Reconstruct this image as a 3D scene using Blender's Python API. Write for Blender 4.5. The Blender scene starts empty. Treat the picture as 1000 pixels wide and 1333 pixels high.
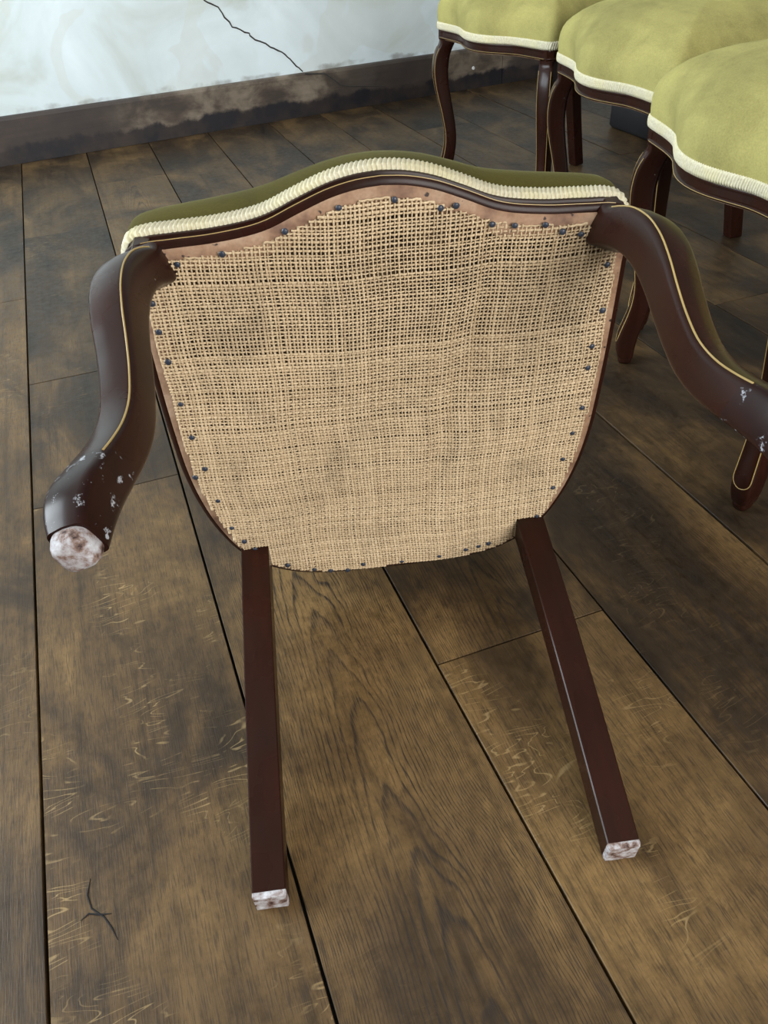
import bpy, math, random
import numpy as np
from mathutils import Matrix, Vector

random.seed(7); rng = np.random.default_rng(11)
scn = bpy.context.scene
COL = scn.collection
PI = math.pi

# ------------------------------------------------------------------ camera
CAM_H = 0.76
cam_d = bpy.data.cameras.new('camera'); cam = bpy.data.objects.new('camera', cam_d); COL.objects.link(cam)
RIGHT = (0.934605, -0.352970, -0.043882); UP = (0.256804, 0.584264, 0.769862); FWD = (0.246099, 0.730786, -0.636700)
cam.matrix_world = Matrix(((RIGHT[0], UP[0], -FWD[0], 0), (RIGHT[1], UP[1], -FWD[1], 0), (RIGHT[2], UP[2], -FWD[2], CAM_H), (0, 0, 0, 1)))
cam_d.sensor_fit = 'VERTICAL'; cam_d.sensor_height = 36.0; cam_d.lens = 36.0 * 1000 / 1333
cam_d.clip_start = 0.02
scn.camera = cam

# ------------------------------------------------------------------ world, lights, exposure
w = bpy.data.worlds.new('world'); scn.world = w; w.use_nodes = True
w.node_tree.nodes['Background'].inputs[0].default_value = (0.62, 0.78, 1.0, 1); w.node_tree.nodes['Background'].inputs[1].default_value = 1.0
ROOM = dict(x0=-1.9, x1=3.6, y0=-2.1, z1=2.75)
WIN = {'window_1': dict(wall='left', a0=0.7, a1=2.5, z0=0.55, z1=2.35),
       'window_2': dict(wall='front', a0=-0.1, a1=1.7, z0=0.5, z1=2.35)}
def window_light(name, loc, rot, sx, sz, power, col):
    l = bpy.data.lights.new(name, 'AREA'); l.shape = 'RECTANGLE'; l.size = sx; l.size_y = sz; l.energy = power; l.color = col
    o = bpy.data.objects.new(name, l); o.location = loc; o.rotation_euler = rot; COL.objects.link(o)
window_light('daylight_left', (ROOM['x0'] - 0.08, 1.6, 1.45), (0, -PI / 2, 0), 1.8, 1.8, 165, (0.86, 0.95, 1.0))
window_light('daylight_behind', (0.8, ROOM['y0'] - 0.08, 1.43), (PI / 2, 0, 0), 1.8, 1.85, 130, (1.0, 0.97, 0.92))
scn.view_settings.view_transform = 'Standard'; scn.view_settings.look = 'None'
scn.view_settings.exposure = 0.0; scn.view_settings.gamma = 1.0; scn.view_settings.use_curve_mapping = False

# ------------------------------------------------------------------ node helper
class NT:
    def __init__(s, name):
        s.m = bpy.data.materials.new(name); s.m.use_nodes = True
        s.t = s.m.node_tree; s.b = s.t.nodes['Principled BSDF']; s.l = s.t.links
    def n(s, typ, **kw):
        nd = s.t.nodes.new(typ)
        for k, v in kw.items(): setattr(nd, k, v)
        return nd
    def set(s, sock, v):
        if isinstance(v, bpy.types.NodeSocket): s.l.new(v, sock)
        else: sock.default_value = v
    def math(s, op, a, b=0.0, c=0.0, clamp=False):
        nd = s.n('ShaderNodeMath', operation=op, use_clamp=clamp); s.set(nd.inputs[0], a); s.set(nd.inputs[1], b); s.set(nd.inputs[2], c); return nd.outputs[0]
    def vmath(s, op, a, b):
        nd = s.n('ShaderNodeVectorMath', operation=op); s.set(nd.inputs[0], a); s.set(nd.inputs[1], b); return nd.outputs[0]
    def noise(s, vec, scale, detail=3, rough=0.55, dist=0.0):
        nd = s.n('ShaderNodeTexNoise'); s.set(nd.inputs['Vector'], vec); nd.inputs['Scale'].default_value = scale
        nd.inputs['Detail'].default_value = detail; nd.inputs['Roughness'].default_value = rough; nd.inputs['Distortion'].default_value = dist
        return nd.outputs['Fac']
    def ramp(s, fac, stops, interp='LINEAR'):
        nd = s.n('ShaderNodeValToRGB'); s.set(nd.inputs[0], fac); cr = nd.color_ramp; cr.interpolation = interp
        while len(cr.elements) < len(stops): cr.elements.new(0.5)
        for e, (p, c) in zip(cr.elements, stops):
            e.position = p; e.color = (c, c, c, 1) if isinstance(c, (int, float)) else (*c, 1)
        return nd.outputs[0]
    def mix(s, fac, a, b, mode='MIX'):
        nd = s.n('ShaderNodeMix', data_type='RGBA', blend_type=mode); s.set(nd.inputs[0], fac)
        s.set(nd.inputs[6], a if isinstance(a, bpy.types.NodeSocket) else (*a, 1)); s.set(nd.inputs[7], b if isinstance(b, bpy.types.NodeSocket) else (*b, 1))
        return nd.outputs[2]
    def obj(s): return s.n('ShaderNodeTexCoord').outputs['Object']
    def sep(s, v): nd = s.n('ShaderNodeSeparateXYZ'); s.l.new(v, nd.inputs[0]); return nd.outputs
    def comb(s, x, y, z=0.0):
        nd = s.n('ShaderNodeCombineXYZ'); s.set(nd.inputs[0], x); s.set(nd.inputs[1], y); s.set(nd.inputs[2], z); return nd.outputs[0]
    def bump(s, h, strength, dist=0.002):
        nd = s.n('ShaderNodeBump'); nd.inputs['Strength'].default_value = strength; nd.inputs['Distance'].default_value = dist
        s.l.new(h, nd.inputs['Height']); s.l.new(nd.outputs[0], s.b.inputs['Normal'])
    def out(s, col=None, rough=None, spec=None):
        if col is not None: s.set(s.b.inputs['Base Color'], col if isinstance(col, bpy.types.NodeSocket) else (*col, 1))
        if rough is not None: s.set(s.b.inputs['Roughness'], rough)
        if spec is not None: s.set(s.b.inputs['Specular IOR Level'], spec)
        return s.m
def plain(name, col, rough=0.6, var=0.15, scale=40):
    t = NT(name); f = t.noise(t.obj(), scale, 3)
    return t.out(t.mix(f, tuple(c * (1 - var) for c in col), tuple(min(1, c * (1 + var)) for c in col)), rough)

# ------------------------------------------------------------------ materials
def mat_floor():
    t = NT('old_oak_boards')
    info = t.n('ShaderNodeObjectInfo'); rnd = info.outputs['Random']
    sc = t.n('ShaderNodeSeparateColor'); t.l.new(info.outputs['Color'], sc.inputs[0])
    tone, cath, rays = sc.outputs[0], sc.outputs[1], sc.outputs[2]
    P0 = t.obj(); x, y, z = t.sep(P0)
    off = t.math('MULTIPLY', rnd, 37.0)
    P = t.vmath('ADD', P0, t.comb(off, off, off)); px, py, pz = t.sep(P)
    # blotches of old polish and dirt
    big = t.noise(t.comb(t.math('MULTIPLY', px, 1.6), t.math('MULTIPLY', py, 0.8), 0.0), 4.2, 6, 0.6, 0.7)
    big = t.math('ADD', big, t.math('MULTIPLY', t.math('SUBTRACT', tone, 0.5), 0.45))
    col = t.ramp(big, [(0.24, (0.012, 0.008, 0.005)), (0.42, (0.047, 0.0275, 0.0120)), (0.56, (0.112, 0.065, 0.0250)), (0.74, (0.195, 0.117, 0.044))])
    mott = t.noise(P, 60, 6, 0.75); col = t.mix(0.7, col, t.ramp(mott, [(0.25, 0.35), (0.55, 1.0), (0.8, 1.25)]), 'MULTIPLY')
    # straight grain
    g1 = t.noise(t.comb(t.math('MULTIPLY', px, 95), t.math('MULTIPLY', py, 3.2), 0.0), 1.0, 4, 0.6, 0.3)
    col = t.mix(0.7, col, t.ramp(g1, [(0.28, 0.45), (0.5, 1.0), (0.75, 1.25)]), 'MULTIPLY')
    # cathedral figure: nested arches along the board
    nd = t.noise(t.comb(t.math('MULTIPLY', px, 9), t.math('MULTIPLY', py, 3.5), 0.0), 1.0, 3, 0.5)
    nd2 = t.noise(t.comb(t.math('MULTIPLY', px, 60), t.math('MULTIPLY', py, 22), 0.0), 1.0, 2, 0.5)
    xs = t.math('ADD', x, t.math('MULTIPLY', t.math('SUBTRACT', nd, 0.5), 0.045))
    h = t.math('ADD', t.math('MULTIPLY', y, 11.0), t.math('MULTIPLY', t.math('MULTIPLY', xs, xs), 2100.0))
    h = t.math('ADD', h, t.math('ADD', t.math('MULTIPLY', nd, 3.0), t.math('MULTIPLY', nd2, 0.6)))
    fr = t.math('FRACT', h)
    ring = t.ramp(fr, [(0.0, 0.0), (0.62, 0.0), (0.86, 1.0), (0.93, 0.8), (1.0, 0.0)])
    pores = t.noise(t.comb(t.math('MULTIPLY', px, 620), t.math('MULTIPLY', py, 42), 0.0), 1.0, 2, 0.5)
    dash = t.ramp(pores, [(0.42, 0.0), (0.56, 1.0)])
    rm = t.math('MULTIPLY', t.math('MULTIPLY', ring, t.math('ADD', t.math('MULTIPLY', dash, 0.55), 0.45)), cath)
    rm = t.math('MULTIPLY', rm, t.ramp(t.noise(P, 5.5, 2), [(0.3, 0.45), (0.55, 1.0)]))
    col = t.mix(t.math('MULTIPLY', rm, 1.1, clamp=True), col, (0.022, 0.016, 0.012))
    fine = t.math('MULTIPLY', t.ramp(pores, [(0.54, 0.0), (0.62, 1.0)]), 0.5)
    col = t.mix(fine, col, (0.030, 0.021, 0.014))
    # medullary rays: pale wavy flecks
    rn = t.noise(t.comb(t.math('MULTIPLY', px, 7), t.math('MULTIPLY', py, 30), 0.0), 1.0, 2, 0.4, 1.2)
    line = t.ramp(t.math('ABSOLUTE', t.math('SUBTRACT', t.math('FRACT', t.math('MULTIPLY', rn, 9.0)), 0.5)), [(0.0, 1.0), (0.04, 0.8), (0.085, 0.0)])
    msk = t.ramp(t.noise(t.vmath('MULTIPLY', P, (4.0, 2.6, 1.0)), 1.6, 3), [(0.52, 0.0), (0.62, 1.0)])
    brk = t.ramp(t.noise(P, 45, 2), [(0.42, 0.0), (0.52, 1.0)])
    col = t.mix(t.math('MULTIPLY', t.math('MULTIPLY', t.math('MULTIPLY', line, msk), brk), t.math('MULTIPLY', rays, 0.75)), col, (0.40, 0.28, 0.13))
    # black ink-like old stains
    st = t.ramp(t.noise(P, 7.5, 6, 0.7), [(0.58, 0.0), (0.72, 1.0)])
    col = t.mix(t.math('MULTIPLY', st, 0.5), col, (0.018, 0.014, 0.011))
    t.bump(t.math('ADD', t.math('MULTIPLY', g1, 0.5), t.math('ADD', pores, mott)), 0.22, 0.0012)
    return t.out(col, t.ramp(mott, [(0.3, 0.36), (0.7, 0.58)]), 0.32)

def mat_mahogany():
    t = NT('dark_polished_mahogany'); P = t.obj(); x, y, z = t.sep(P)
    g = t.noise(t.comb(t.math('MULTIPLY', x, 60), t.math('MULTIPLY', y, 60), t.math('MULTIPLY', z, 6)), 1.0, 4, 0.6)
    b = t.noise(P, 14, 3)
    col = t.mix(g, (0.0085, 0.0030, 0.0022), (0.036, 0.0100, 0.0055))
    col = t.mix(t.ramp(b, [(0.4, 0.0), (0.7, 0.7)]), col, (0.016, 0.0075, 0.0045))
    # chipped polish
    s = t.ramp(t.noise(P, 90, 3, 0.7), [(0.755, 0.0), (0.79, 1.0)])
    col = t.mix(t.math('MULTIPLY', s, 0.5), col, (0.42, 0.36, 0.30))
    t.b.inputs['Coat Weight'].default_value = 0.05; t.b.inputs['Coat Roughness'].default_value = 0.14
    t.bump(g, 0.08, 0.0006)
    return t.out(col, t.ramp(b, [(0.3, 0.24), (0.7, 0.36)]), 0.14)
def mat_worn():
    t = NT('worn_pale_wood_with_plaster'); P = t.obj()
    a = t.noise(P, 95, 4, 0.65)
    return t.out(t.ramp(a, [(0.34, (0.035, 0.014, 0.011)), (0.43, (0.20, 0.13, 0.105)), (0.52, (0.36, 0.335, 0.345)), (0.68, (0.56, 0.57, 0.60))]), 0.75)
def mat_scuff():
    t = NT('scuffed_dark_foot'); P = t.obj()
    a = t.noise(P, 85, 5, 0.7); b = t.noise(P, 28, 3)
    col = t.mix(b, (0.004, 0.0025, 0.0025), (0.030, 0.009, 0.006))
    col = t.mix(t.ramp(a, [(0.595, 0.0), (0.65, 0.85)]), col, (0.42, 0.43, 0.47))
    t.b.inputs['Coat Weight'].default_value = 0.05; t.b.inputs['Coat Roughness'].default_value = 0.14
    return t.out(col, 0.30, 0.14)
def mat_velvet():
    t = NT('olive_green_velvet'); P = t.obj()
    info = t.n('ShaderNodeObjectInfo')
    a = t.noise(P, 7, 4, 0.6, 0.5); b = t.noise(P, 420, 2); c = t.noise(t.vmath('MULTIPLY', P, (5, 14, 5)), 2.2, 3, 0.6)
    m = t.ramp(a, [(0.28, 0.66), (0.52, 1.0), (0.75, 1.15)])
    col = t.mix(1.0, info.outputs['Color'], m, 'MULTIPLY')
    col = t.mix(0.5, col, t.ramp(c, [(0.3, 0.72), (0.6, 1.08)]), 'MULTIPLY')
    col = t.mix(0.35, col, t.ramp(b, [(0.3, 0.6), (0.7, 1.2)]), 'MULTIPLY')
    t.b.inputs['Sheen Weight'].default_value = 0.10; t.b.inputs['Sheen Roughness'].default_value = 0.4
    t.b.inputs['Sheen Tint'].default_value = (0.75, 0.72, 0.35, 1)
    t.bump(t.math('ADD', b, t.math('MULTIPLY', a, 3.0)), 0.25, 0.001)
    return t.out(col, 0.9, 0.15)
def mat_gimp():
    t = NT('cream_braid'); P = t.obj(); a = t.noise(P, 300, 3); b = t.noise(P, 28, 3)
    col = t.mix(a, (0.36, 0.31, 0.18), (0.76, 0.72, 0.56)); col = t.mix(t.ramp(b, [(0.45, 0.0), (0.7, 0.6)]), col, (0.60, 0.54, 0.30))
    t.bump(a, 0.5, 0.0008); return t.out(col, 0.85)
def mat_beech():
    t = NT('raw_pinkish_beech'); P = t.obj(); a = t.noise(P, 22, 4, 0.6); g = t.noise(t.vmath('MULTIPLY', P, (300, 300, 40)), 1, 2)
    col = t.ramp(a, [(0.3, (0.10, 0.040, 0.025)), (0.5, (0.31, 0.18, 0.105)), (0.72, (0.47, 0.325, 0.22))])
    col = t.mix(0.4, col, t.ramp(g, [(0.3, 0.6), (0.7, 1.1)]), 'MULTIPLY')
    hole = t.ramp(t.noise(P, 130, 1), [(0.70, 0.0), (0.74, 1.0)]); col = t.mix(hole, col, (0.03, 0.015, 0.012))
    return t.out(col, 0.7)
def mat_burlap():
    t = NT('jute_burlap'); P = t.obj()
    at = t.n('ShaderNodeAttribute', attribute_name='tint'); a = t.noise(P, 500, 2); b = t.noise(t.vmath('MULTIPLY', P, (1.5, 1.0, 1.0)), 11, 5, 0.65, 0.4)
    col = t.mix(t.math('ADD', t.math('MULTIPLY', at.outputs['Fac'], 0.4), t.math('MULTIPLY', a, 0.6)), (0.42, 0.30, 0.175), (0.79, 0.63, 0.42))
    col = t.mix(0.5, col, t.ramp(b, [(0.30, 0.45), (0.46, 0.92), (0.55, 1.0), (0.8, 1.05)]), 'MULTIPLY')
    return t.out(col, 0.9, 0.2)
def mat_lining():
    t = NT('dusty_stuffing_behind_burlap'); P = t.obj(); b = t.noise(P, 13, 4, 0.6, 0.4)
    return t.out(t.ramp(b, [(0.38, (0.012, 0.009, 0.006)), (0.55, (0.10, 0.065, 0.035)), (0.7, (0.20, 0.135, 0.07))]), 0.95)
def mat_wall():
    t = NT('patched_limewash'); P = t.obj()
    a = t.noise(t.vmath('MULTIPLY', P, (1.2, 1.0, 1.5)), 1.6, 5, 0.55, 0.8); b = t.noise(P, 9, 5, 0.6); c = t.noise(P, 3.2, 2, 0.4, 1.5)
    col = t.ramp(a, [(0.33, (0.56, 0.60, 0.54)), (0.46, (0.72, 0.80, 0.81)), (0.62, (0.82, 0.91, 0.94))])
    col = t.mix(t.ramp(c, [(0.52, 0.0), (0.54, 0.30)]), col, (0.66, 0.68, 0.60))
    col = t.mix(0.3, col, t.ramp(b, [(0.3, 0.85), (0.7, 1.03)]), 'MULTIPLY')
    x, y, z = t.sep(P)
    low = t.math('MULTIPLY', t.ramp(t.math('SUBTRACT', z, t.math('MULTIPLY', b, 0.05)), [(0.143, 1.0), (0.152, 0.0)]), t.ramp(t.noise(P, 6, 4), [(0.47, 0.0), (0.6, 0.6)]))
    col = t.mix(low, col, (0.16, 0.13, 0.10))
    t.bump(b, 0.25, 0.006); return t.out(col, 0.85)
def mat_base():
    t = NT('scraped_dark_skirting'); P = t.obj(); x, y, z = t.sep(P)
    a = t.noise(t.vmath('MULTIPLY', P, (1.0, 1.0, 1.6)), 7.0, 5, 0.6, 0.3); g = t.noise(t.vmath('MULTIPLY', P, (5, 5, 80)), 1, 3); e = t.noise(t.vmath('MULTIPLY', P, (9, 9, 9)), 1, 5, 0.65)
    # bare rubbed lengths of the board, and old dark paint elsewhere
    bare = t.ramp(t.math('DIVIDE', x, 2.5), [(0.04, 0.0), (0.10, 0.75), (0.30, 1.0), (0.40, 0.95), (0.46, 0.15), (0.60, 0.05), (0.65, 0.75), (0.76, 0.8), (0.80, 0.1)])
    edge = t.ramp(t.math('ADD', z, t.math('MULTIPLY', t.math('SUBTRACT', e, 0.5), 0.09)), [(0.052, 0.0), (0.066, 1.0)])
    f = t.math('MULTIPLY', t.math('MULTIPLY', bare, edge), t.ramp(a, [(0.36, 0.15), (0.56, 1.0)]))
    col = t.mix(t.ramp(e, [(0.4, 0.0), (0.65, 0.8)]), (0.012, 0.011, 0.015), (0.050, 0.034, 0.026))
    col = t.mix(t.math('MULTIPLY', edge, 0.5), col, (0.075, 0.055, 0.044))
    col = t.mix(f, col, t.ramp(a, [(0.4, (0.13, 0.095, 0.065)), (0.7, (0.30, 0.245, 0.185))]))
    col = t.mix(0.35, col, t.ramp(g, [(0.3, 0.6), (0.7, 1.15)]), 'MULTIPLY')
    return t.out(col, 0.5)

M = dict(floor=mat_floor(), wood=mat_mahogany(), worn=mat_worn(), scuff=mat_scuff(), velvet=mat_velvet(), gimp=mat_gimp(), beech=mat_beech(),
         burlap=mat_burlap(), lining=mat_lining(), wall=mat_wall(), base=mat_base(),
         inlay=plain('boxwood_stringing', (0.36, 0.25, 0.09), 0.45), tack=plain('blued_steel_tack', (0.028, 0.036, 0.055), 0.38, 0.3, 200),
         black=plain('black_gap_dirt', (0.010, 0.009, 0.010), 0.9), crack=plain('crack_shadow', (0.05, 0.045, 0.04), 0.95),
         paint=plain('white_window_paint', (0.75, 0.76, 0.74), 0.5), ceil=plain('plaster_ceiling', (0.50, 0.49, 0.47), 0.9, 0.04, 4),
         room=plain('grey_room_plaster', (0.24, 0.235, 0.22), 0.9, 0.06, 4), box=plain('black_leathercloth', (0.012, 0.012, 0.014), 0.6),
         plaster=plain('plaster_crumb', (0.66, 0.66, 0.64), 0.9))

# ------------------------------------------------------------------ mesh helpers
def mesh_from(name, V, F, smooth=False):
    me = bpy.data.meshes.new(name); me.from_pydata([tuple(map(float, v)) for v in V], [], F); me.update()
    if smooth: me.polygons.foreach_set('use_smooth', [True] * len(me.polygons))
    return me
def obj(name, me, mat, parent=None):
    if mat is not None and not me.materials: me.materials.append(mat)
    o = bpy.data.objects.new(name, me); COL.objects.link(o); o.parent = parent; return o
def box_vf(a, b):
    x0, y0, z0 = a; x1, y1, z1 = b
    V = [(x0, y0, z0), (x1, y0, z0), (x1, y1, z0), (x0, y1, z0), (x0, y0, z1), (x1, y0, z1), (x1, y1, z1), (x0, y1, z1)]
    return V, [(0, 3, 2, 1), (4, 5, 6, 7), (0, 1, 5, 4), (1, 2, 6, 5), (2, 3, 7, 6), (3, 0, 4, 7)]
def boxes(name, lst, mat, parent=None):
    V, F = [], []
    for a, b in lst:
        v, f = box_vf(a, b); k = len(V); V += v; F += [tuple(i + k for i in q) for q in f]
    return obj(name, mesh_from(name, V, F), mat, parent)
def grid_faces(nr, nc, close_c=True, close_r=False):
    F = []
    for i in range(nr if close_r else nr - 1):
        for j in range(nc if close_c else nc - 1):
            a = i * nc + j; b = i * nc + (j + 1) % nc; i2 = (i + 1) % nr
            F.append((a, b, i2 * nc + (j + 1) % nc, i2 * nc + j))
    return F
def loft(name, rings, cap=True, smooth=True):
    rings = [np.asarray(r) for r in rings]; nr, nc = len(rings), len(rings[0])
    V = np.concatenate(rings); F = grid_faces(nr, nc)
    if cap: F += [tuple(range(nc - 1, -1, -1)), tuple((nr - 1) * nc + j for j in range(nc))]
    me = mesh_from(name, V, F, smooth); fix_normals(me)
    if smooth: me.set_sharp_from_angle(angle=math.radians(50))
    return me
def fix_normals(me):
    import bmesh
    bm = bmesh.new(); bm.from_mesh(me); bmesh.ops.recalc_face_normals(bm, faces=bm.faces); bm.to_mesh(me); bm.free()
def tube(name, pts, r, n=6, closed=False):
    pts = np.asarray(pts, float); rings = []
    T = np.gradient(pts, axis=0)
    if closed: T = np.roll(pts, -1, 0) - np.roll(pts, 1, 0)
    T /= np.linalg.norm(T, axis=1)[:, None] + 1e-12
    r = np.broadcast_to(r, len(pts)); ref = np.array([0.31, 0.17, 0.94])
    for p, t, rr in zip(pts, T, r):
        a = np.cross(t, ref); a /= np.linalg.norm(a) + 1e-9; b = np.cross(t, a)
        th = np.arange(n) * 2 * PI / n; rings.append(p + rr * (np.cos(th)[:, None] * a + np.sin(th)[:, None] * b))
    if not closed: return loft(name, rings)
    V = np.concatenate(rings); me = mesh_from(name, V, grid_faces(len(rings), n, True, True), True); fix_normals(me); return me
def crom(xs, P, t):   # smooth interpolation of the rows of P at xs
    xs = np.asarray(xs, float); P = np.asarray(P, float); m = np.gradient(P, xs, axis=0) if P.ndim == 1 else np.stack([np.gradient(P[:, k], xs) for k in range(P.shape[1])], 1)
    out = []
    for q in t:
        i = int(np.clip(np.searchsorted(xs, q) - 1, 0, len(xs) - 2)); h = xs[i + 1] - xs[i]; s = (q - xs[i]) / h
        out.append((2*s**3-3*s**2+1)*P[i] + (s**3-2*s**2+s)*h*m[i] + (-2*s**3+3*s**2)*P[i+1] + (s**3-s**2)*h*m[i+1])
    return np.array(out)
def tag(o, label=None, cat=None, group=None, kind=None):
    for k, v in (('label', label), ('category', cat), ('group', group), ('kind', kind)):
        if v: o[k] = v
    return o

# ------------------------------------------------------------------ floor
fl = boxes('floor', [((ROOM['x0'] - 0.1, ROOM['y0'] - 0.1, -0.08), (ROOM['x1'] + 0.1, 4.0, -0.024))], M['black'])
tag(fl, 'old wide oak floorboards', None, None, 'structure')
def board(x0, x1, y0, y1, tone, cath, rays):
    g = 0.0016; w, l = (x1 - x0) / 2 - g, (y1 - y0) / 2 - 0.0009; c = 0.0006; dz = random.uniform(-0.0012, 0.0)
    R = []
    for s, z in ((0, -0.0235), (0, -c), (c, 0.0)): R.append([(-w + s, -l + s * 0.5, z), (w - s, -l + s * 0.5, z), (w - s, l - s * 0.5, z), (-w + s, l - s * 0.5, z)])
    V = sum(R, []); F = grid_faces(3, 4) + [(3, 2, 1, 0), (8, 9, 10, 11)]
    o = obj('floor_board', mesh_from('floor_board', V, F), M['floor'], fl); o.location = ((x0 + x1) / 2, (y0 + y1) / 2, dz)
    o.color = (tone, cath, rays, 1); return o
EDGES = [-1.9, -1.66, -1.42, -1.18, -0.94, -0.70, -0.465, -0.224, 0.012, 0.249, 0.489, 0.745, 0.978, 1.22, 1.46, 1.70, 1.94, 2.18, 2.42, 2.66, 2.90, 3.14, 3.38, 3.6]
JOINTS = {6: [2.0, 0.05], 7: [2.452, 1.54, 1.107], 8: [2.9, -0.4], 9: [2.1, 0.566, -1.1], 10: [1.9, -0.6], 11: [0.1, 2.45], 12: [1.7, -0.9], 13: [2.985, 1.25], 14: [2.2, 0.4]}
LOOK = {(6, 1): (.54, .1, .3), (7, 0): (.60, .15, .8), (7, 1): (.36, .2, .2), (7, 2): (.32, .4, .3), (8, 1): (.70, 1.0, .05), (9, 1): (.80, .3, .6), (9, 2): (.52, .8, .1),
        (10, 1): (.34, .75, .15), (11, 1): (.30, .3, .1), (12, 1): (.30, .2, .1), (8, 2): (.38, .2, .1), (9, 3): (.38, .2, .1)}
BOARDS = {}
for c in range(len(EDGES) - 1):
    js = sorted(JOINTS.get(c, [random.uniform(-1.2, 0.2), random.uniform(1.2, 2.6)])); ys = [ROOM['y0'] - 0.05] + js + [3.95]
    for k in range(len(ys) - 1):
        lk = LOOK.get((c, k), (random.uniform(.28, .46), random.uniform(0, .5), random.uniform(0, .3)))
        BOARDS[(c, k)] = board(EDGES[c], EDGES[c + 1], ys[k], ys[k + 1], *lk)
# split in the near left board
for pts in ([(-0.180, 0.452), (-0.184, 0.436), (-0.181, 0.421), (-0.170, 0.408), (-0.164, 0.395), (-0.160, 0.382)], [(-0.192, 0.413), (-0.184, 0.417), (-0.174, 0.412), (-0.163, 0.409)]):
    b = BOARDS[(7, 0)]; P = np.array([(x - b.location.x, y - b.location.y, 0.0004) for x, y in pts])
    obj('board_split', tube('board_split', P, [0.0003] + [0.0009] * (len(P) - 2) + [0.0003], 5), M['black'], b)

# ------------------------------------------------------------------ walls
WS = 0.115
ang = math.atan(WS); base_pt = Vector((0, 3.36, 0))
wb = boxes('wall_back', [((-2.4, 0.0, 0.0), (4.2, 0.2, 2.9))], M['wall']); wb.location = base_pt; wb.rotation_euler.z = ang
tag(wb, kind='structure')
bb = bpy.data.objects.new('baseboard_back', None); COL.objects.link(bb); bb.location = base_pt; bb.rotation_euler.z = ang; tag(bb, kind='structure')
cs = math.sqrt(1 + WS * WS)
def skirt(x0, x1, h):
    R = []
    for x in (x0 + 0.0015, x1 - 0.0015):
        R.append([(x, 0.0, 0.0), (x, -0.022, 0.0), (x, -0.022, h - 0.012), (x, -0.018, h - 0.003), (x, -0.010, h), (x, 0.0, h)])
    return obj('skirting_board', loft('skirting_board', R, smooth=False), M['base'], bb)
skirt(-2.2, 1.885 * cs, 0.158); skirt(1.885 * cs, 3.9, 0.150)
nail = obj('nail', tube('nail', [(1.73 * cs, -0.020, 0.082), (1.73 * cs, -0.026, 0.082)], [0.008, 0.006], 10), M['plaster'], bb)
crk = [(0.540, 0.50), (0.565, 0.437), (0.613, 0.409), (0.656, 0.346), (0.719, 0.314), (0.723, 0.304), (0.80, 0.264), (0.86, 0.229), (0.893, 0.19), (0.925, 0.161)]
P = np.array([(x * cs, -0.0002, z) for x, z in crk]); P = np.concatenate([np.linspace(P[i], P[i + 1], 5)[:-1] for i in range(len(P) - 1)] + [P[-1:]])
P[1:-1, 0] += rng.normal(0, 0.0018, len(P) - 2); P[1:-1, 2] += rng.normal(0, 0.0018, len(P) - 2)
obj('crack', tube('crack', P, 0.0024 + 0.0008 * rng.random(len(P)), 5), M['crack'], wb)
crk = [(0.925, 0.156), (1.012, 0.146), (1.045, 0.122), (1.077, 0.097), (1.119, 0.086), (1.292, 0.066)]
P = np.array([(x * cs, -0.0222, z) for x, z in crk]); obj('crack', tube('crack', P, [0.0028] * 5 + [0.001], 5), M['crack'], bb)
def holed(name, axis, pos, thick, lo, hi, win):
    (a0, a1, z0, z1) = win; L = [((lo, 0), (a0, ROOM['z1'])), ((a1, 0), (hi, ROOM['z1'])), ((a0, 0), (a1, z0)), ((a0, z1), (a1, ROOM['z1']))]
    bx = []
    for (p, q), (r, s) in L:
        bx.append(((pos, p, q), (pos + thick, r, s)) if axis == 'x' else ((p, pos, q), (r, pos + thick, s)))
    return tag(boxes(name, bx, M['room']), kind='structure')
W1, W2 = WIN['window_1'], WIN['window_2']
holed('wall_left', 'x', ROOM['x0'] - 0.2, 0.2, ROOM['y0'] - 0.2, 3.13, (W1['a0'], W1['a1'], W1['z0'], W1['z1']))
holed('wall_front', 'y', ROOM['y0'] - 0.2, 0.2, ROOM['x0'], ROOM['x1'], (W2['a0'], W2['a1'], W2['z0'], W2['z1']))
tag(boxes('wall_right', [((ROOM['x1'], ROOM['y0'] - 0.2, 0), (ROOM['x1'] + 0.2, 3.76, ROOM['z1']))], M['room']), kind='structure')
tag(boxes('ceiling', [((ROOM['x0'] - 0.2, ROOM['y0'] - 0.2, ROOM['z1']), (ROOM['x1'] + 0.2, 4.0, ROOM['z1'] + 0.1))], M['ceil']), kind='structure')
for nm, W in WIN.items():
    e = bpy.data.objects.new(nm, None); COL.objects.link(e); tag(e, kind='structure')
    mid = (W['a0'] + W['a1']) / 2; t = 0.03
    L = [('window_frame', [(W['a0'], W['z0'], W['a0'] + .06, W['z1']), (W['a1'] - .06, W['z0'], W['a1'], W['z1']), (W['a0'] + .06, W['z0'], W['a1'] - .06, W['z0'] + .06), (W['a0'] + .06, W['z1'] - .06, W['a1'] - .06, W['z1'])]),
         ('glazing_bar', [(mid - .035, W['z0'] + .06, mid + .035, W['z1'] - .06)])]
    for n, rs in L:
        if W['wall'] == 'left': boxes(n, [((ROOM['x0'] - .06, a, z), (ROOM['x0'] - .01, b, q)) for a, z, b, q in rs], M['paint'], e)
        else: boxes(n, [((a, ROOM['y0'] - .06, z), (b, ROOM['y0'] - .01, q)) for a, z, b, q in rs], M['paint'], e)

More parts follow.
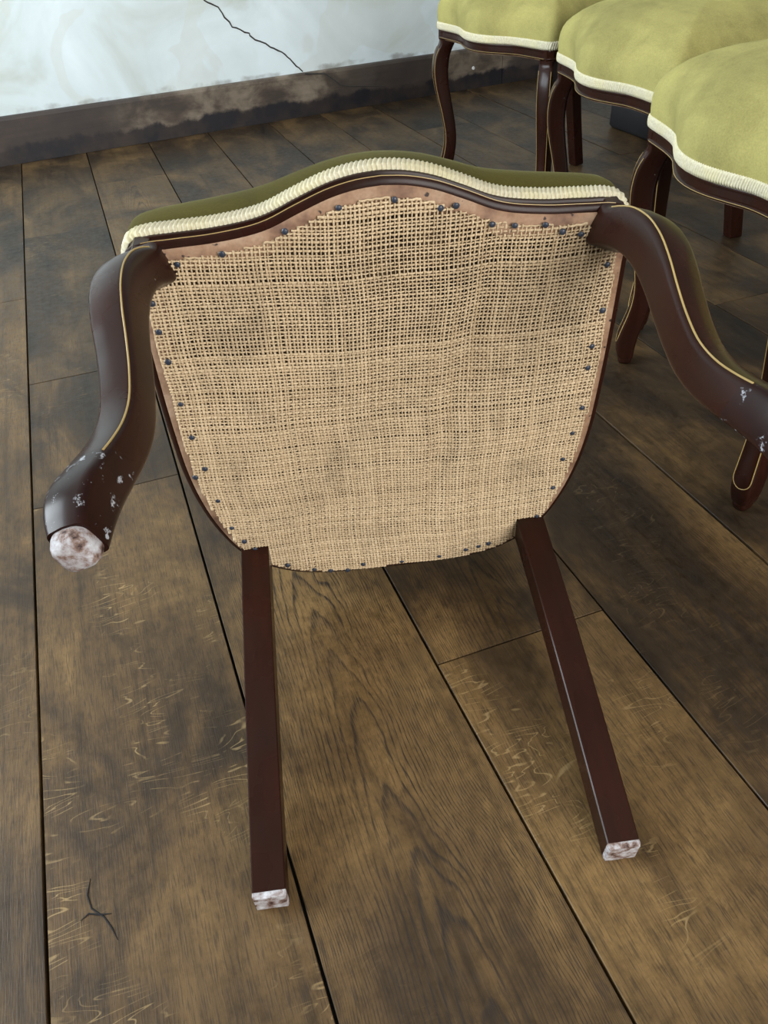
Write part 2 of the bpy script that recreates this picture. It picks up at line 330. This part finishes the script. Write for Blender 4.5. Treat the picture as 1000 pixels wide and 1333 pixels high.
# ------------------------------------------------------------------ chair: seat outline (local: x across, y to the front, z up, seat underside at z = 0)
FX = [0, .02, .045, .075, .105, .15, .19, .218]; FY = [.457, .4555, .450, .4385, .426, .4185, .4165, .4145]
SX = [.2325, .2345, .2360, .2365, .2360, .2340, .2270, .2130, .1950, .1700, .1350, .1000, .0500, 0.0]
SY = [.4040, .3600, .3000, .2400, .2000, .1500, .1000, .0500, .0120, -.0170, -.0380, -.0470, -.0505, -.0510]
half = np.array(list(zip(FX, FY)) + [(.2275, .4115)] + list(zip(SX, SY)))
def resample(P, n):
    d = np.r_[0, np.cumsum(np.linalg.norm(np.diff(P, axis=0), axis=1))]; t = np.linspace(0, d[-1], n)
    return np.stack([np.interp(t, d, P[:, k]) for k in range(P.shape[1])], 1), d[-1]
d = np.r_[0, np.cumsum(np.linalg.norm(np.diff(half, axis=0), axis=1))]
fine = crom(d, half, np.linspace(0, d[-1], 400)); NH = 120
hp, HL = resample(fine, NH + 1)
OUT = np.concatenate([hp, (hp * [-1, 1])[-2:0:-1]])       # closed, starts at front middle
def normals(P):
    t = np.roll(P, -1, 0) - np.roll(P, 1, 0); t /= np.linalg.norm(t, axis=1)[:, None]; n = np.stack([t[:, 1], -t[:, 0]], 1)
    if (n * (P - P.mean(0))).sum() < 0: n = -n
    return n
NRM = normals(OUT); NO = len(OUT)
CEN = np.array([0, 0.2])
def ring(off, z, P=OUT):
    n = normals(P); q = P + n * off; return np.c_[q, np.full(len(q), z)]
def strip(name, idx, prof, mat, parent, closed=False):
    rings = []
    for i in idx:
        rings.append([(OUT[i, 0] + NRM[i, 0] * o, OUT[i, 1] + NRM[i, 1] * o, z) for o, z in prof])
    if closed:
        V = np.concatenate([np.array(r) for r in rings]); me = mesh_from(name, V, grid_faces(len(rings), len(prof), True, True), True); fix_normals(me)
    else: me = loft(name, rings)
    return obj(name, me, mat, parent)
RAIL_TOP = .024
RAIL = [(-.022, .0005), (-.004, .0005), (.0015, .0015), (.0030, .0040), (.0018, .0065), (-.0006, .0072), (-.0008, .0165), (.0012, .0175), (.0016, .0195), (.0012, .0215), (-.0010, RAIL_TOP), (-.022, RAIL_TOP)]
iC = int(np.argmin(np.linalg.norm(hp - [.2275, .4115], axis=1)))       # front corner
iR = int(np.argmin(np.linalg.norm(hp - [.190, .004], axis=1)))          # rear leg

def make_pad():
    sm = OUT.copy(); wgt = np.clip((OUT[:, 1] - .34) / .07, 0, 1); wgt = wgt * wgt * (3 - 2 * wgt)
    sm[:, 1] += wgt * ((.4515 - .0345 * (np.abs(OUT[:, 0]) / .23) ** 2) - OUT[:, 1])
    sm[:, 0] *= 0.995
    rings = [ring(-.012, .020), ring(.000, .0225), ring(.003, .034)]
    for bl, k, z in ((.10, 1.013, .048), (.20, 1.010, .062), (.30, 1.000, .074), (.36, .984, .084), (.45, .958, .0935), (.55, .915, .1030), (.70, .85, .1140), (.85, .76, .1250), (1, .64, .1350), (1, .50, .1430), (1, .34, .1485), (1, .18, .1515)):
        P = CEN + (OUT * (1 - bl) + sm * bl - CEN) * k; rings.append(np.c_[P, np.full(NO, z)])
    V = np.concatenate(rings + [np.array([[*CEN, .1522]])]); nr = len(rings); F = grid_faces(nr, NO)
    F += [((nr - 1) * NO + j, (nr - 1) * NO + (j + 1) % NO, nr * NO) for j in range(NO)]; F.append(tuple(range(NO - 1, -1, -1)))
    me = mesh_from('seat_pad', V, F, True); fix_normals(me); return me
def make_gimp():
    # flat braid with scalloped edges and a plaited centre
    P, per = resample(np.r_[OUT, OUT[:1]], 2000); P = P[:-1]; n = normals(P); N = len(P); s = np.arange(N) * per / N; ph = s / .0042 * 2 * PI
    ph = np.round(per / .0042) * 2 * PI * np.arange(N) / N
    z0, z1 = .0215, .0405; rows = []
    for v in np.linspace(0, 1, 9):
        edge = (abs(v - .5) * 2) ** 3; zz = z0 + (z1 - z0) * v + edge * np.sign(v - .5) * .0011 * np.cos(ph)
        o = .0035 + .0022 * (1 - (2 * v - 1) ** 4) + .0009 * np.sin(ph + 7 * v) * (1 - edge * .3)
        if v in (0, 1): o = o * 0 + .001
        rows.append(np.c_[P + n * o[:, None], zz])
    V = np.stack(rows, 1).reshape(-1, 3); F = [(a, b, c_, d_) for a, b, c_, d_ in grid_faces(N, 9, False, True)]
    me = mesh_from('gimp_trim', V, F, True); fix_normals(me); return me

# front cabriole leg: stations (z, outer, inner, half width) in the diagonal plane through the corner
LEGC = (.2085, .394)
ST = [(0.000, .005, .0185), (-.010, .0055, .0185), (-.016, .0095, .0187), (-.030, .0170, .0190), (-.057, .0235, .0190), (-.088, .0235, .0185), (-.120, .0185, .0175), (-.155, .0105, .0163), (-.190, .0035, .0154),
      (-.220, .0000, .0150), (-.246, .0015, .0152), (-.268, .0060, .0158), (-.290, .0120, .0165), (-.308, .0165, .0170), (-.325, .0180, .0162), (-.338, .0170, .0146), (-.346, .0158, .0132)]
ZS = [-a[0] for a in ST]; SV = np.array([a[1:] for a in ST])
def leg_c(z):
    e, h = crom(ZS, SV, [z])[0]; s = math.sqrt(.5); return LEGC[0] + s * e, LEGC[1] + s * e, h
RC, RS = math.cos(math.radians(21)), math.sin(math.radians(21))   # leg faces turn outwards at the corner
def sect(side, z, p=0.30):
    # square section with eased corners and a slightly bowed front face
    cx, cy, h = leg_c(z); P = []
    for k in range(28):
        a = 2 * PI * k / 28; ca, sa = math.cos(a), math.sin(a)
        X = h * math.copysign(abs(ca) ** p, ca); Y = h * math.copysign(abs(sa) ** p, sa)
        if sa > 0: Y += .0022 * (1 - (X / h) ** 2)
        P.append((side * (cx + X * RC + Y * RS), cy + Y * RC - X * RS, -z))
    return P
def make_front_leg(side):
    return loft('front_leg', [sect(side, z) for z in np.r_[np.linspace(0, .016, 5), np.linspace(.02, .280, 40)]])
def make_front_foot(side):
    return loft('foot', [sect(side, z) for z in np.linspace(.2795, .346, 16)])
def make_front_pad(side):
    R = []; cx, cy, h = leg_c(.345)
    for z, k in ((.3455, .90), (.349, .91), (.354, .87), (.3578, .76), (.3592, .56)):
        R.append([(side * cx + (x - side * cx) * k, cy + (y - cy) * k * (1.0 if k > .9 else .97), -z) for x, y, _ in sect(side, .345, .52)])
    return loft('foot_pad', R)
def make_inlay(side, worn=False):
    P = []
    def q(z, f):
        cx, cy, h = leg_c(z); X = h * (.90 * f if f > 0 else .80 * f); Y = h + .0022 * (1 - (X / h) ** 2) - .0003; return (side * (cx + X * RC + Y * RS), cy + Y * RC - X * RS, -z)
    for z in np.linspace(.018, .305, 36): P.append(q(z, 1))
    for a in np.linspace(0, PI, 11)[1:-1]: P.append(q(.305 + .014 * math.sin(a), math.cos(a)))
    for z in np.linspace(.305, .018, 36): P.append(q(z, -1))
    if worn: P = [q(z, -1) for z in np.linspace(.012, .283, 40)]       # stringing rubbed away towards the foot
    return tube('inlay_line', P, .0008 if worn else .0007, 6)
RL0, RL1 = np.array([.176, .002, .016]), np.array([.172, -.051, -.396])
def rear_sect(c, s):
    h, k = s, .0012
    return [(c[0] + a, c[1] + b, c[2]) for a, b in ((-h + k, -h), (h - k, -h), (h, -h + k), (h, h - k), (h - k, h), (-h + k, h), (-h, h - k), (-h, -h + k))]
def make_rear_leg(side):
    R = []
    for t in np.linspace(0, 1, 13):
        c = RL0 + (RL1 - RL0) * t; c = c * [side, 1, 1]; c[1] += .006 * math.sin(PI * t); R.append(rear_sect(c, .0172 - .0012 * t))
    return loft('rear_leg', R, smooth=False)
def make_rear_foot(side):
    c = RL1 * [side, 1, 1]; return loft('worn_foot', [rear_sect(c + np.array([0, -.0000, z]), s) for z, s in ((0.0005, .01605), (-.003, .0160), (-.0055, .0150))], smooth=False)
def make_corner(side):
    s = math.sqrt(.5); R = []
    for z, h in ((-.001, .0165), (.004, .0168), (.0215, .0165)):
        R.append([(side * (.2165 + h * math.cos(a) * 1.15), .3985 + h * math.sin(a) * 1.15, z) for a in np.array([20, 70, 110, 160, 200, 250, 290, 340]) * PI / 180])
    return loft('corner_block', R, smooth=False)
def make_post(side):
    P = [(.176, .000, .010), (.172, -.012, .06), (.163, -.034, .14), (.168, -.056, .20), (.186, -.078, .27), (.190, -.098, .34), (.172, -.116, .405), (.135, -.128, .452)]
    d = np.arange(len(P)); Q = crom(d, np.array(P), np.linspace(0, len(P) - 1, 40)) * [side, 1, 1]
    return tube('back_post', Q, np.linspace(.0165, .0145, 40), 12)
def make_crest():
    P = [(-.140, -.127, .447), (-.10, -.133, .473), (-.05, -.138, .488), (0, -.140, .496), (.05, -.138, .488), (.10, -.133, .473), (.140, -.127, .447)]
    Q = crom(np.arange(7), np.array(P), np.linspace(0, 6, 40)); return tube('crest_rail', Q, .0145 + .003 * np.sin(np.linspace(0, PI, 40)), 12)
def make_midrail():
    return tube('cross_rail', crom(np.arange(5), np.array([(-.162, -.036, .145), (-.08, -.044, .150), (0, -.046, .158), (.08, -.044, .150), (.162, -.036, .145)]), np.linspace(0, 4, 30)), .012, 10)
def make_backpad():
    A = []
    for k in range(72):
        a = 2 * PI * k / 72; x = .160 * math.sin(a); z = .318 + (.158 if math.cos(a) > 0 else .160) * math.cos(a)
        x *= 1.0 if z > .3 else 1 - .12 * ((.3 - z) / .15); A.append((x, z))
    def yb(z): return -.012 - .268 * z
    R = []
    for s, dy in ((.4, -.010), (.99, -.008), (1.0, .0), (.97, .012), (.85, .022), (.6, .029), (.3, .032)):
        R.append([(x * s, yb(.318 + (z - .318) * s) + dy, .318 + (z - .318) * s) for x, z in A])
    return loft('back_pad', R)

MESH = dict(pad=make_pad(), gimp=make_gimp(), crest=make_crest(), mid=make_midrail(), bpad=make_backpad())
for s in (1, -1):
    MESH['fl', s] = make_front_leg(s); MESH['ff', s] = make_front_foot(s); MESH['fp', s] = make_front_pad(s); MESH['in', s] = make_inlay(s); MESH['iw', s] = make_inlay(s, True)
    MESH['rl', s] = make_rear_leg(s); MESH['rf', s] = make_rear_foot(s); MESH['cb', s] = make_corner(s); MESH['po', s] = make_post(s)
def make_chair(label, velvet, group, inlay='in'):
    root = bpy.data.objects.new('dining_chair', None); COL.objects.link(root); root.empty_display_size = 0.1
    tag(root, label, 'chair', group)
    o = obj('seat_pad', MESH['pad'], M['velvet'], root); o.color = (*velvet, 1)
    obj('gimp_trim', MESH['gimp'], M['gimp'], root)
    fr = strip('front_rail', [i % NO for i in range(-iC, iC + 1)], RAIL, M['wood'], root)
    strip('stringing_line', [i % NO for i in range(-iC + 2, iC - 1)], [(.0020, .0032), (.0034, .0040), (.0020, .0050)], M['inlay'], fr)
    strip('side_rail', range(iC, iR + 1), RAIL, M['wood'], root); strip('side_rail', range(NO - iR, NO - iC + 1), RAIL, M['wood'], root)
    strip('back_rail', range(iR, NO - iR + 1), RAIL, M['wood'], root)
    strip('seat_frame', range(NO), [(-.004, -.0015), (-.004, .016), (-.030, .016), (-.026, -.0005), (-.018, -.0015)], M['beech'], root, True)
    for s in (1, -1):
        obj('corner_block', MESH['cb', s], M['wood'], root)
        l = obj('front_leg', MESH['fl', s], M['wood'], root); obj('inlay_line', MESH[inlay, s], M['inlay'], l); obj('foot', MESH['ff', s], M['scuff'], l); obj('foot_pad', MESH['fp', s], M['worn'], l)
        l = obj('rear_leg', MESH['rl', s], M['wood'], root); obj('worn_foot', MESH['rf', s], M['worn'], l)
        obj('back_post', MESH['po', s], M['wood'], root)
    obj('crest_rail', MESH['crest'], M['wood'], root); obj('cross_rail', MESH['mid'], M['wood'], root)
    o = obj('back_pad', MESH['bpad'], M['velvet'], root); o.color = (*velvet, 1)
    return root
def copy_chair(src, label):
    r = src.copy(); COL.objects.link(r); r['label'] = label
    for ch in src.children:
        c = ch.copy(); COL.objects.link(c); c.parent = r
        for g in ch.children:
            q = g.copy(); COL.objects.link(q); q.parent = c
    return r

# ------------------------------------------------------------------ the tipped-over chair
tip = make_chair('overturned chair lying on its back, burlap underside and four legs facing the viewer', (0.055, 0.045, 0.005), 'green velvet dining chairs', 'iw')  # same velvet as the row, its shaded nap put into a darker colour
psi, tau = math.radians(-13.908), math.radians(5.782)
xd = Vector((math.cos(psi), math.sin(psi), 0)); hh = Vector((-math.sin(psi), math.cos(psi), 0)); zz = Vector((0, 0, 1))
ud = math.cos(tau) * hh + math.sin(tau) * zz; fd = -math.sin(tau) * hh + math.cos(tau) * zz
O = Vector((0.24554, 0.69602, 0.10357))
tip.matrix_world = Matrix(((-xd.x, fd.x, ud.x, O.x), (-xd.y, fd.y, ud.y, O.y), (-xd.z, fd.z, ud.z, O.z), (0, 0, 0, 1)))

# burlap: every thread woven over and under
ins = np.full(NO, .0115); 
for i in range(NO):
    y = OUT[i, 1]
    ins[i] = .0125 if y > .40 else (.0105 if y > .03 else .0075)
POLY = OUT - NRM * ins[:, None]
def inside(P):
    x, y = P[:, 0], P[:, 1]; r = np.zeros(len(P), bool); n = len(POLY)
    for i in range(n):
        x1, y1 = POLY[i]; x2, y2 = POLY[(i + 1) % n]
        c = ((y1 > y) != (y2 > y)); 
        with np.errstate(divide='ignore', invalid='ignore'): r ^= c & (x < (x2 - x1) * (y - y1) / (y2 - y1 + 1e-15) + x1)
    return r
def warp(x, y):
    dx = .0022 * np.sin(9 * y + 3 * x) + .0012 * np.sin(31 * y + 14 * x + 1) + .0006 * np.sin(70 * y)
    dy = .0040 * np.sin(6.5 * x + 1.2) + .0014 * np.sin(27 * x + 8 * y) + .0007 * np.sin(63 * x + 2) + .012 * (x / .23) ** 2
    return x + dx, y + dy
def sag(x, y):
    e = np.clip(1 - (np.abs(x) / .20) ** 4, 0, 1) * np.clip(1 - (np.abs(y - .2) / .235) ** 4, 0, 1)
    return -.0042 + e * (.0040 + .0038 * np.sin(18 * x + 5 * y) * np.sin(10 * y + 1) + .0048 * np.exp(-((x + .07 + .2 * (y - .2)) / .018) ** 2) + .0015 * np.sin(40 * y + 9 * x))
PX, PY = .00395, .00390
nx, ny = int(.50 / PX), int(.56 / PY)
XI = -.25 + (np.arange(nx) + rng.normal(0, .09, nx)) * PX; YJ = -.075 + (np.arange(ny) + rng.normal(0, .09, ny)) * PY
BV, BF, BT, nb = [], [], [], 0
def thread(cx, cy, zo, hw, tint, horizontal):
    global nb
    P = np.stack(warp(cx, cy), 1); ok = inside(P)
    if ok.sum() < 4: return
    ext = rng.integers(0, 3); idx = np.flatnonzero(ok); a, b = idx[0], idx[-1]; run = np.arange(a, b + 1)
    for seg in np.split(run, np.flatnonzero(np.diff(run) > 1) + 1):
        keep = ok[seg]
        for s2 in np.split(seg, np.flatnonzero(np.diff(keep.astype(int)) != 0) + 1):
            if not ok[s2[0]] or len(s2) < 3: continue
            p = P[s2]; z = sag(p[:, 0], p[:, 1]) + zo[s2]; T = np.gradient(p, axis=0); T /= np.linalg.norm(T, axis=1)[:, None]; S = np.stack([T[:, 1], -T[:, 0]], 1)
            hwv = hw[s2] * (1 + .22 * np.sin(s2 * .37 + tint * 40) * np.sin(s2 * .11 + tint * 9)); th = .0008
            R = np.stack([np.c_[p + S * (hwv * ca)[:, None], z + th * sa] for ca, sa in ((1, 0), (.45, .9), (-.45, .9), (-1, 0), (-.45, -.9), (.45, -.9))], 1)
            m = len(s2); BV.append(R.reshape(-1, 3)); BT.append(np.full(m * 6, tint))
            i = np.arange(m - 1)[:, None] * 6; j = np.arange(6)[None]; k = (j + 1) % 6
            BF.append(np.stack([i + j, i + k, i + 6 + k, i + 6 + j], -1).reshape(-1, 4) + nb); nb += m * 6
amp = .00085
yy = np.linspace(YJ[0], YJ[-1], (ny - 1) * 2 + 1); yy[::2] = YJ; yy[1::2] = (YJ[:-1] + YJ[1:]) / 2
xx = np.linspace(XI[0], XI[-1], (nx - 1) * 2 + 1); xx[::2] = XI; xx[1::2] = (XI[:-1] + XI[1:]) / 2
def width(y, k, x=0): return .00096 + .00042 * np.clip((.34 - y) / .30, 0, 1) + k - .00024 * np.exp(-((x - .03) / .09) ** 2 - ((y - .37) / .05) ** 2)
for i in range(nx):
    zo = np.zeros(len(yy)); zo[::2] = amp * (-1.0) ** (i + np.arange(ny)); thread(np.full(len(yy), XI[i]), yy, zo, width(yy, rng.normal(.0001, .00014), -XI[i]), rng.random(), False)
for j in range(ny):
    zo = np.zeros(len(xx)); zo[::2] = -amp * (-1.0) ** (j + np.arange(nx)); thread(xx, np.full(len(xx), YJ[j]), zo, width(np.full(len(xx), YJ[j]), rng.normal(.0002, .00016), -xx), rng.random(), True)
BV = np.concatenate(BV); BF = np.concatenate(BF); BT = np.concatenate(BT)
me = bpy.data.meshes.new('burlap'); me.vertices.add(len(BV)); me.vertices.foreach_set('co', BV.astype(np.float32).ravel())
me.loops.add(BF.size); me.loops.foreach_set('vertex_index', BF.astype(np.int32).ravel()); me.polygons.add(len(BF))
me.polygons.foreach_set('loop_start', np.arange(0, BF.size, 4, dtype=np.int32)); me.polygons.foreach_set('use_smooth', np.ones(len(BF), bool)); me.update(calc_edges=True)
at = me.attributes.new('tint', 'FLOAT', 'POINT'); at.data.foreach_set('value', BT.astype(np.float32))
bur = obj('burlap_cover', me, M['burlap'], tip); tag(bur, 'loosely woven tan burlap tacked under the seat', kind='stuff')
lin = POLY * [1, 1]; lc = lin.mean(0)
obj('seat_lining', mesh_from('seat_lining', np.r_[np.c_[lc + (lin - lc) * .93, np.full(NO, .0150)], np.c_[lc + (lin - lc) * .93, np.full(NO, .0175)]],
    [tuple(range(NO)), tuple(range(2 * NO - 1, NO - 1, -1))] + grid_faces(2, NO)), M['lining'], tip)
TACKS = [(-0.187, 0.4), (-0.146, 0.406), (-0.088, 0.422), (-0.039, 0.439), (0.01, 0.442), (0.051, 0.431), (0.065, 0.432), (0.099, 0.412), (0.12, 0.409), (0.149, 0.407), (0.166, 0.399), (0.184, 0.395), (0.215, 0.362), (0.219, 0.312), (0.215, 0.27), (0.215, 0.243), (0.217, 0.189), (0.211, 0.153), (0.205, 0.114), (0.199, 0.068), (0.184, 0.02), (0.124, -0.022), (0.111, -0.025), (0.094, -0.029), (0.059, -0.036), (0.009, -0.038), (-0.042, -0.035), (-0.063, -0.043), (-0.085, -0.04), (-0.106, -0.034), (-0.139, -0.02), (-0.175, 0.017), (-0.186, 0.033), (-0.197, 0.059), (-0.205, 0.106), (-0.21, 0.157), (-0.223, 0.146), (-0.215, 0.203), (-0.217, 0.248), (-0.218, 0.3), (-0.219, 0.334), (-0.218, 0.364)]
R = [[(r * math.cos(a), r * math.sin(a), z) for a in np.arange(10) * 2 * PI / 10] for r, z in ((.0010, .004), (.0010, .0), (.0033, .0), (.0031, -.0007), (.0020, -.0013), (.0006, -.0015))]
tm = loft('tack', R)
for x, y in TACKS:
    o = obj('tack', tm, M['tack'], tip); o.location = (-x, y, -.0054); o.rotation_euler = (random.uniform(-.15, .15), random.uniform(-.15, .15), 0); s = random.uniform(.88, 1.1); o.scale = (s, s * random.uniform(.9, 1.05), 1)

# ------------------------------------------------------------------ the row of upright chairs
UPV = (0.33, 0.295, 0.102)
ROWPOS = [((1.247, 0.802), -102.36, 'upright green velvet chair nearest the viewer, cut off by the right edge'),
          ((1.4332, 1.3927), -97.76, 'upright green velvet chair in the middle of the row of three'),
          ((1.4759, 2.1172), -80.99, 'upright green velvet chair farthest away, nearest the cracked wall')]
proto_ch = make_chair(ROWPOS[0][2], UPV, 'green velvet dining chairs')
CSC = 1.05; FLZ = 1.075
for l in proto_ch.children:
    if l.name.startswith('front_leg'):
        l.scale = (1, 1, FLZ)                          # the row has slightly longer front legs and unscraped feet
        for q in l.children:
            if q.name.startswith('foot'): q.material_slots[0].link = 'OBJECT'; q.material_slots[0].material = M['wood']
    if l.name.startswith('rear_leg'):
        for q in l.children: q.material_slots[0].link = 'OBJECT'; q.material_slots[0].material = M['wood']
hf = .3592 * FLZ; tilt = math.atan2(.4015 - hf, .405 + .051)
for k, ((cx, cy), a, lab) in enumerate(ROWPOS):
    r = proto_ch if k == 0 else copy_chair(proto_ch, lab)
    a = math.radians(a); X = Vector((-math.cos(a), -math.sin(a), 0)); F = Vector((math.sin(a), -math.cos(a), 0)); Z = Vector((0, 0, 1))
    F2 = CSC * (math.cos(tilt) * F - math.sin(tilt) * Z); Z2 = CSC * (math.sin(tilt) * F + math.cos(tilt) * Z); X = X * CSC
    z0 = CSC * (hf * math.cos(tilt) + .405 * math.sin(tilt))
    r.matrix_world = Matrix(((X.x, F2.x, Z2.x, cx), (X.y, F2.y, Z2.y, cy), (X.z, F2.z, Z2.z, z0 + .001), (0, 0, 0, 1)))

# ------------------------------------------------------------------ black box behind the chairs
bx = bpy.data.objects.new('storage_box', None); COL.objects.link(bx); bx.location = (2.03, 2.43, 0.0005); tag(bx, 'low black box on the floor behind the row of green chairs', 'box')
def rbox(name, hx, hy, z0, z1, r, parent):
    R = []
    for z, s in ((z0, r * .5), (z0 + r * .5, 0), (z1 - r * .5, 0), (z1, r * .5)):
        q = []
        for cx, cy, a0 in ((1, 1, 0), (-1, 1, 90), (-1, -1, 180), (1, -1, 270)):
            for a in (0, 30, 60, 90): t = math.radians(a0 + a); q.append((cx * (hx - r) + (r - s) * math.cos(t), cy * (hy - r) + (r - s) * math.sin(t), z))
        R.append(q)
    return obj(name, loft(name, R), M['box'], parent)
rbox('body', .165, .23, 0, .14, .02, bx); rbox('lid', .168, .233, .1405, .18, .02, bx)
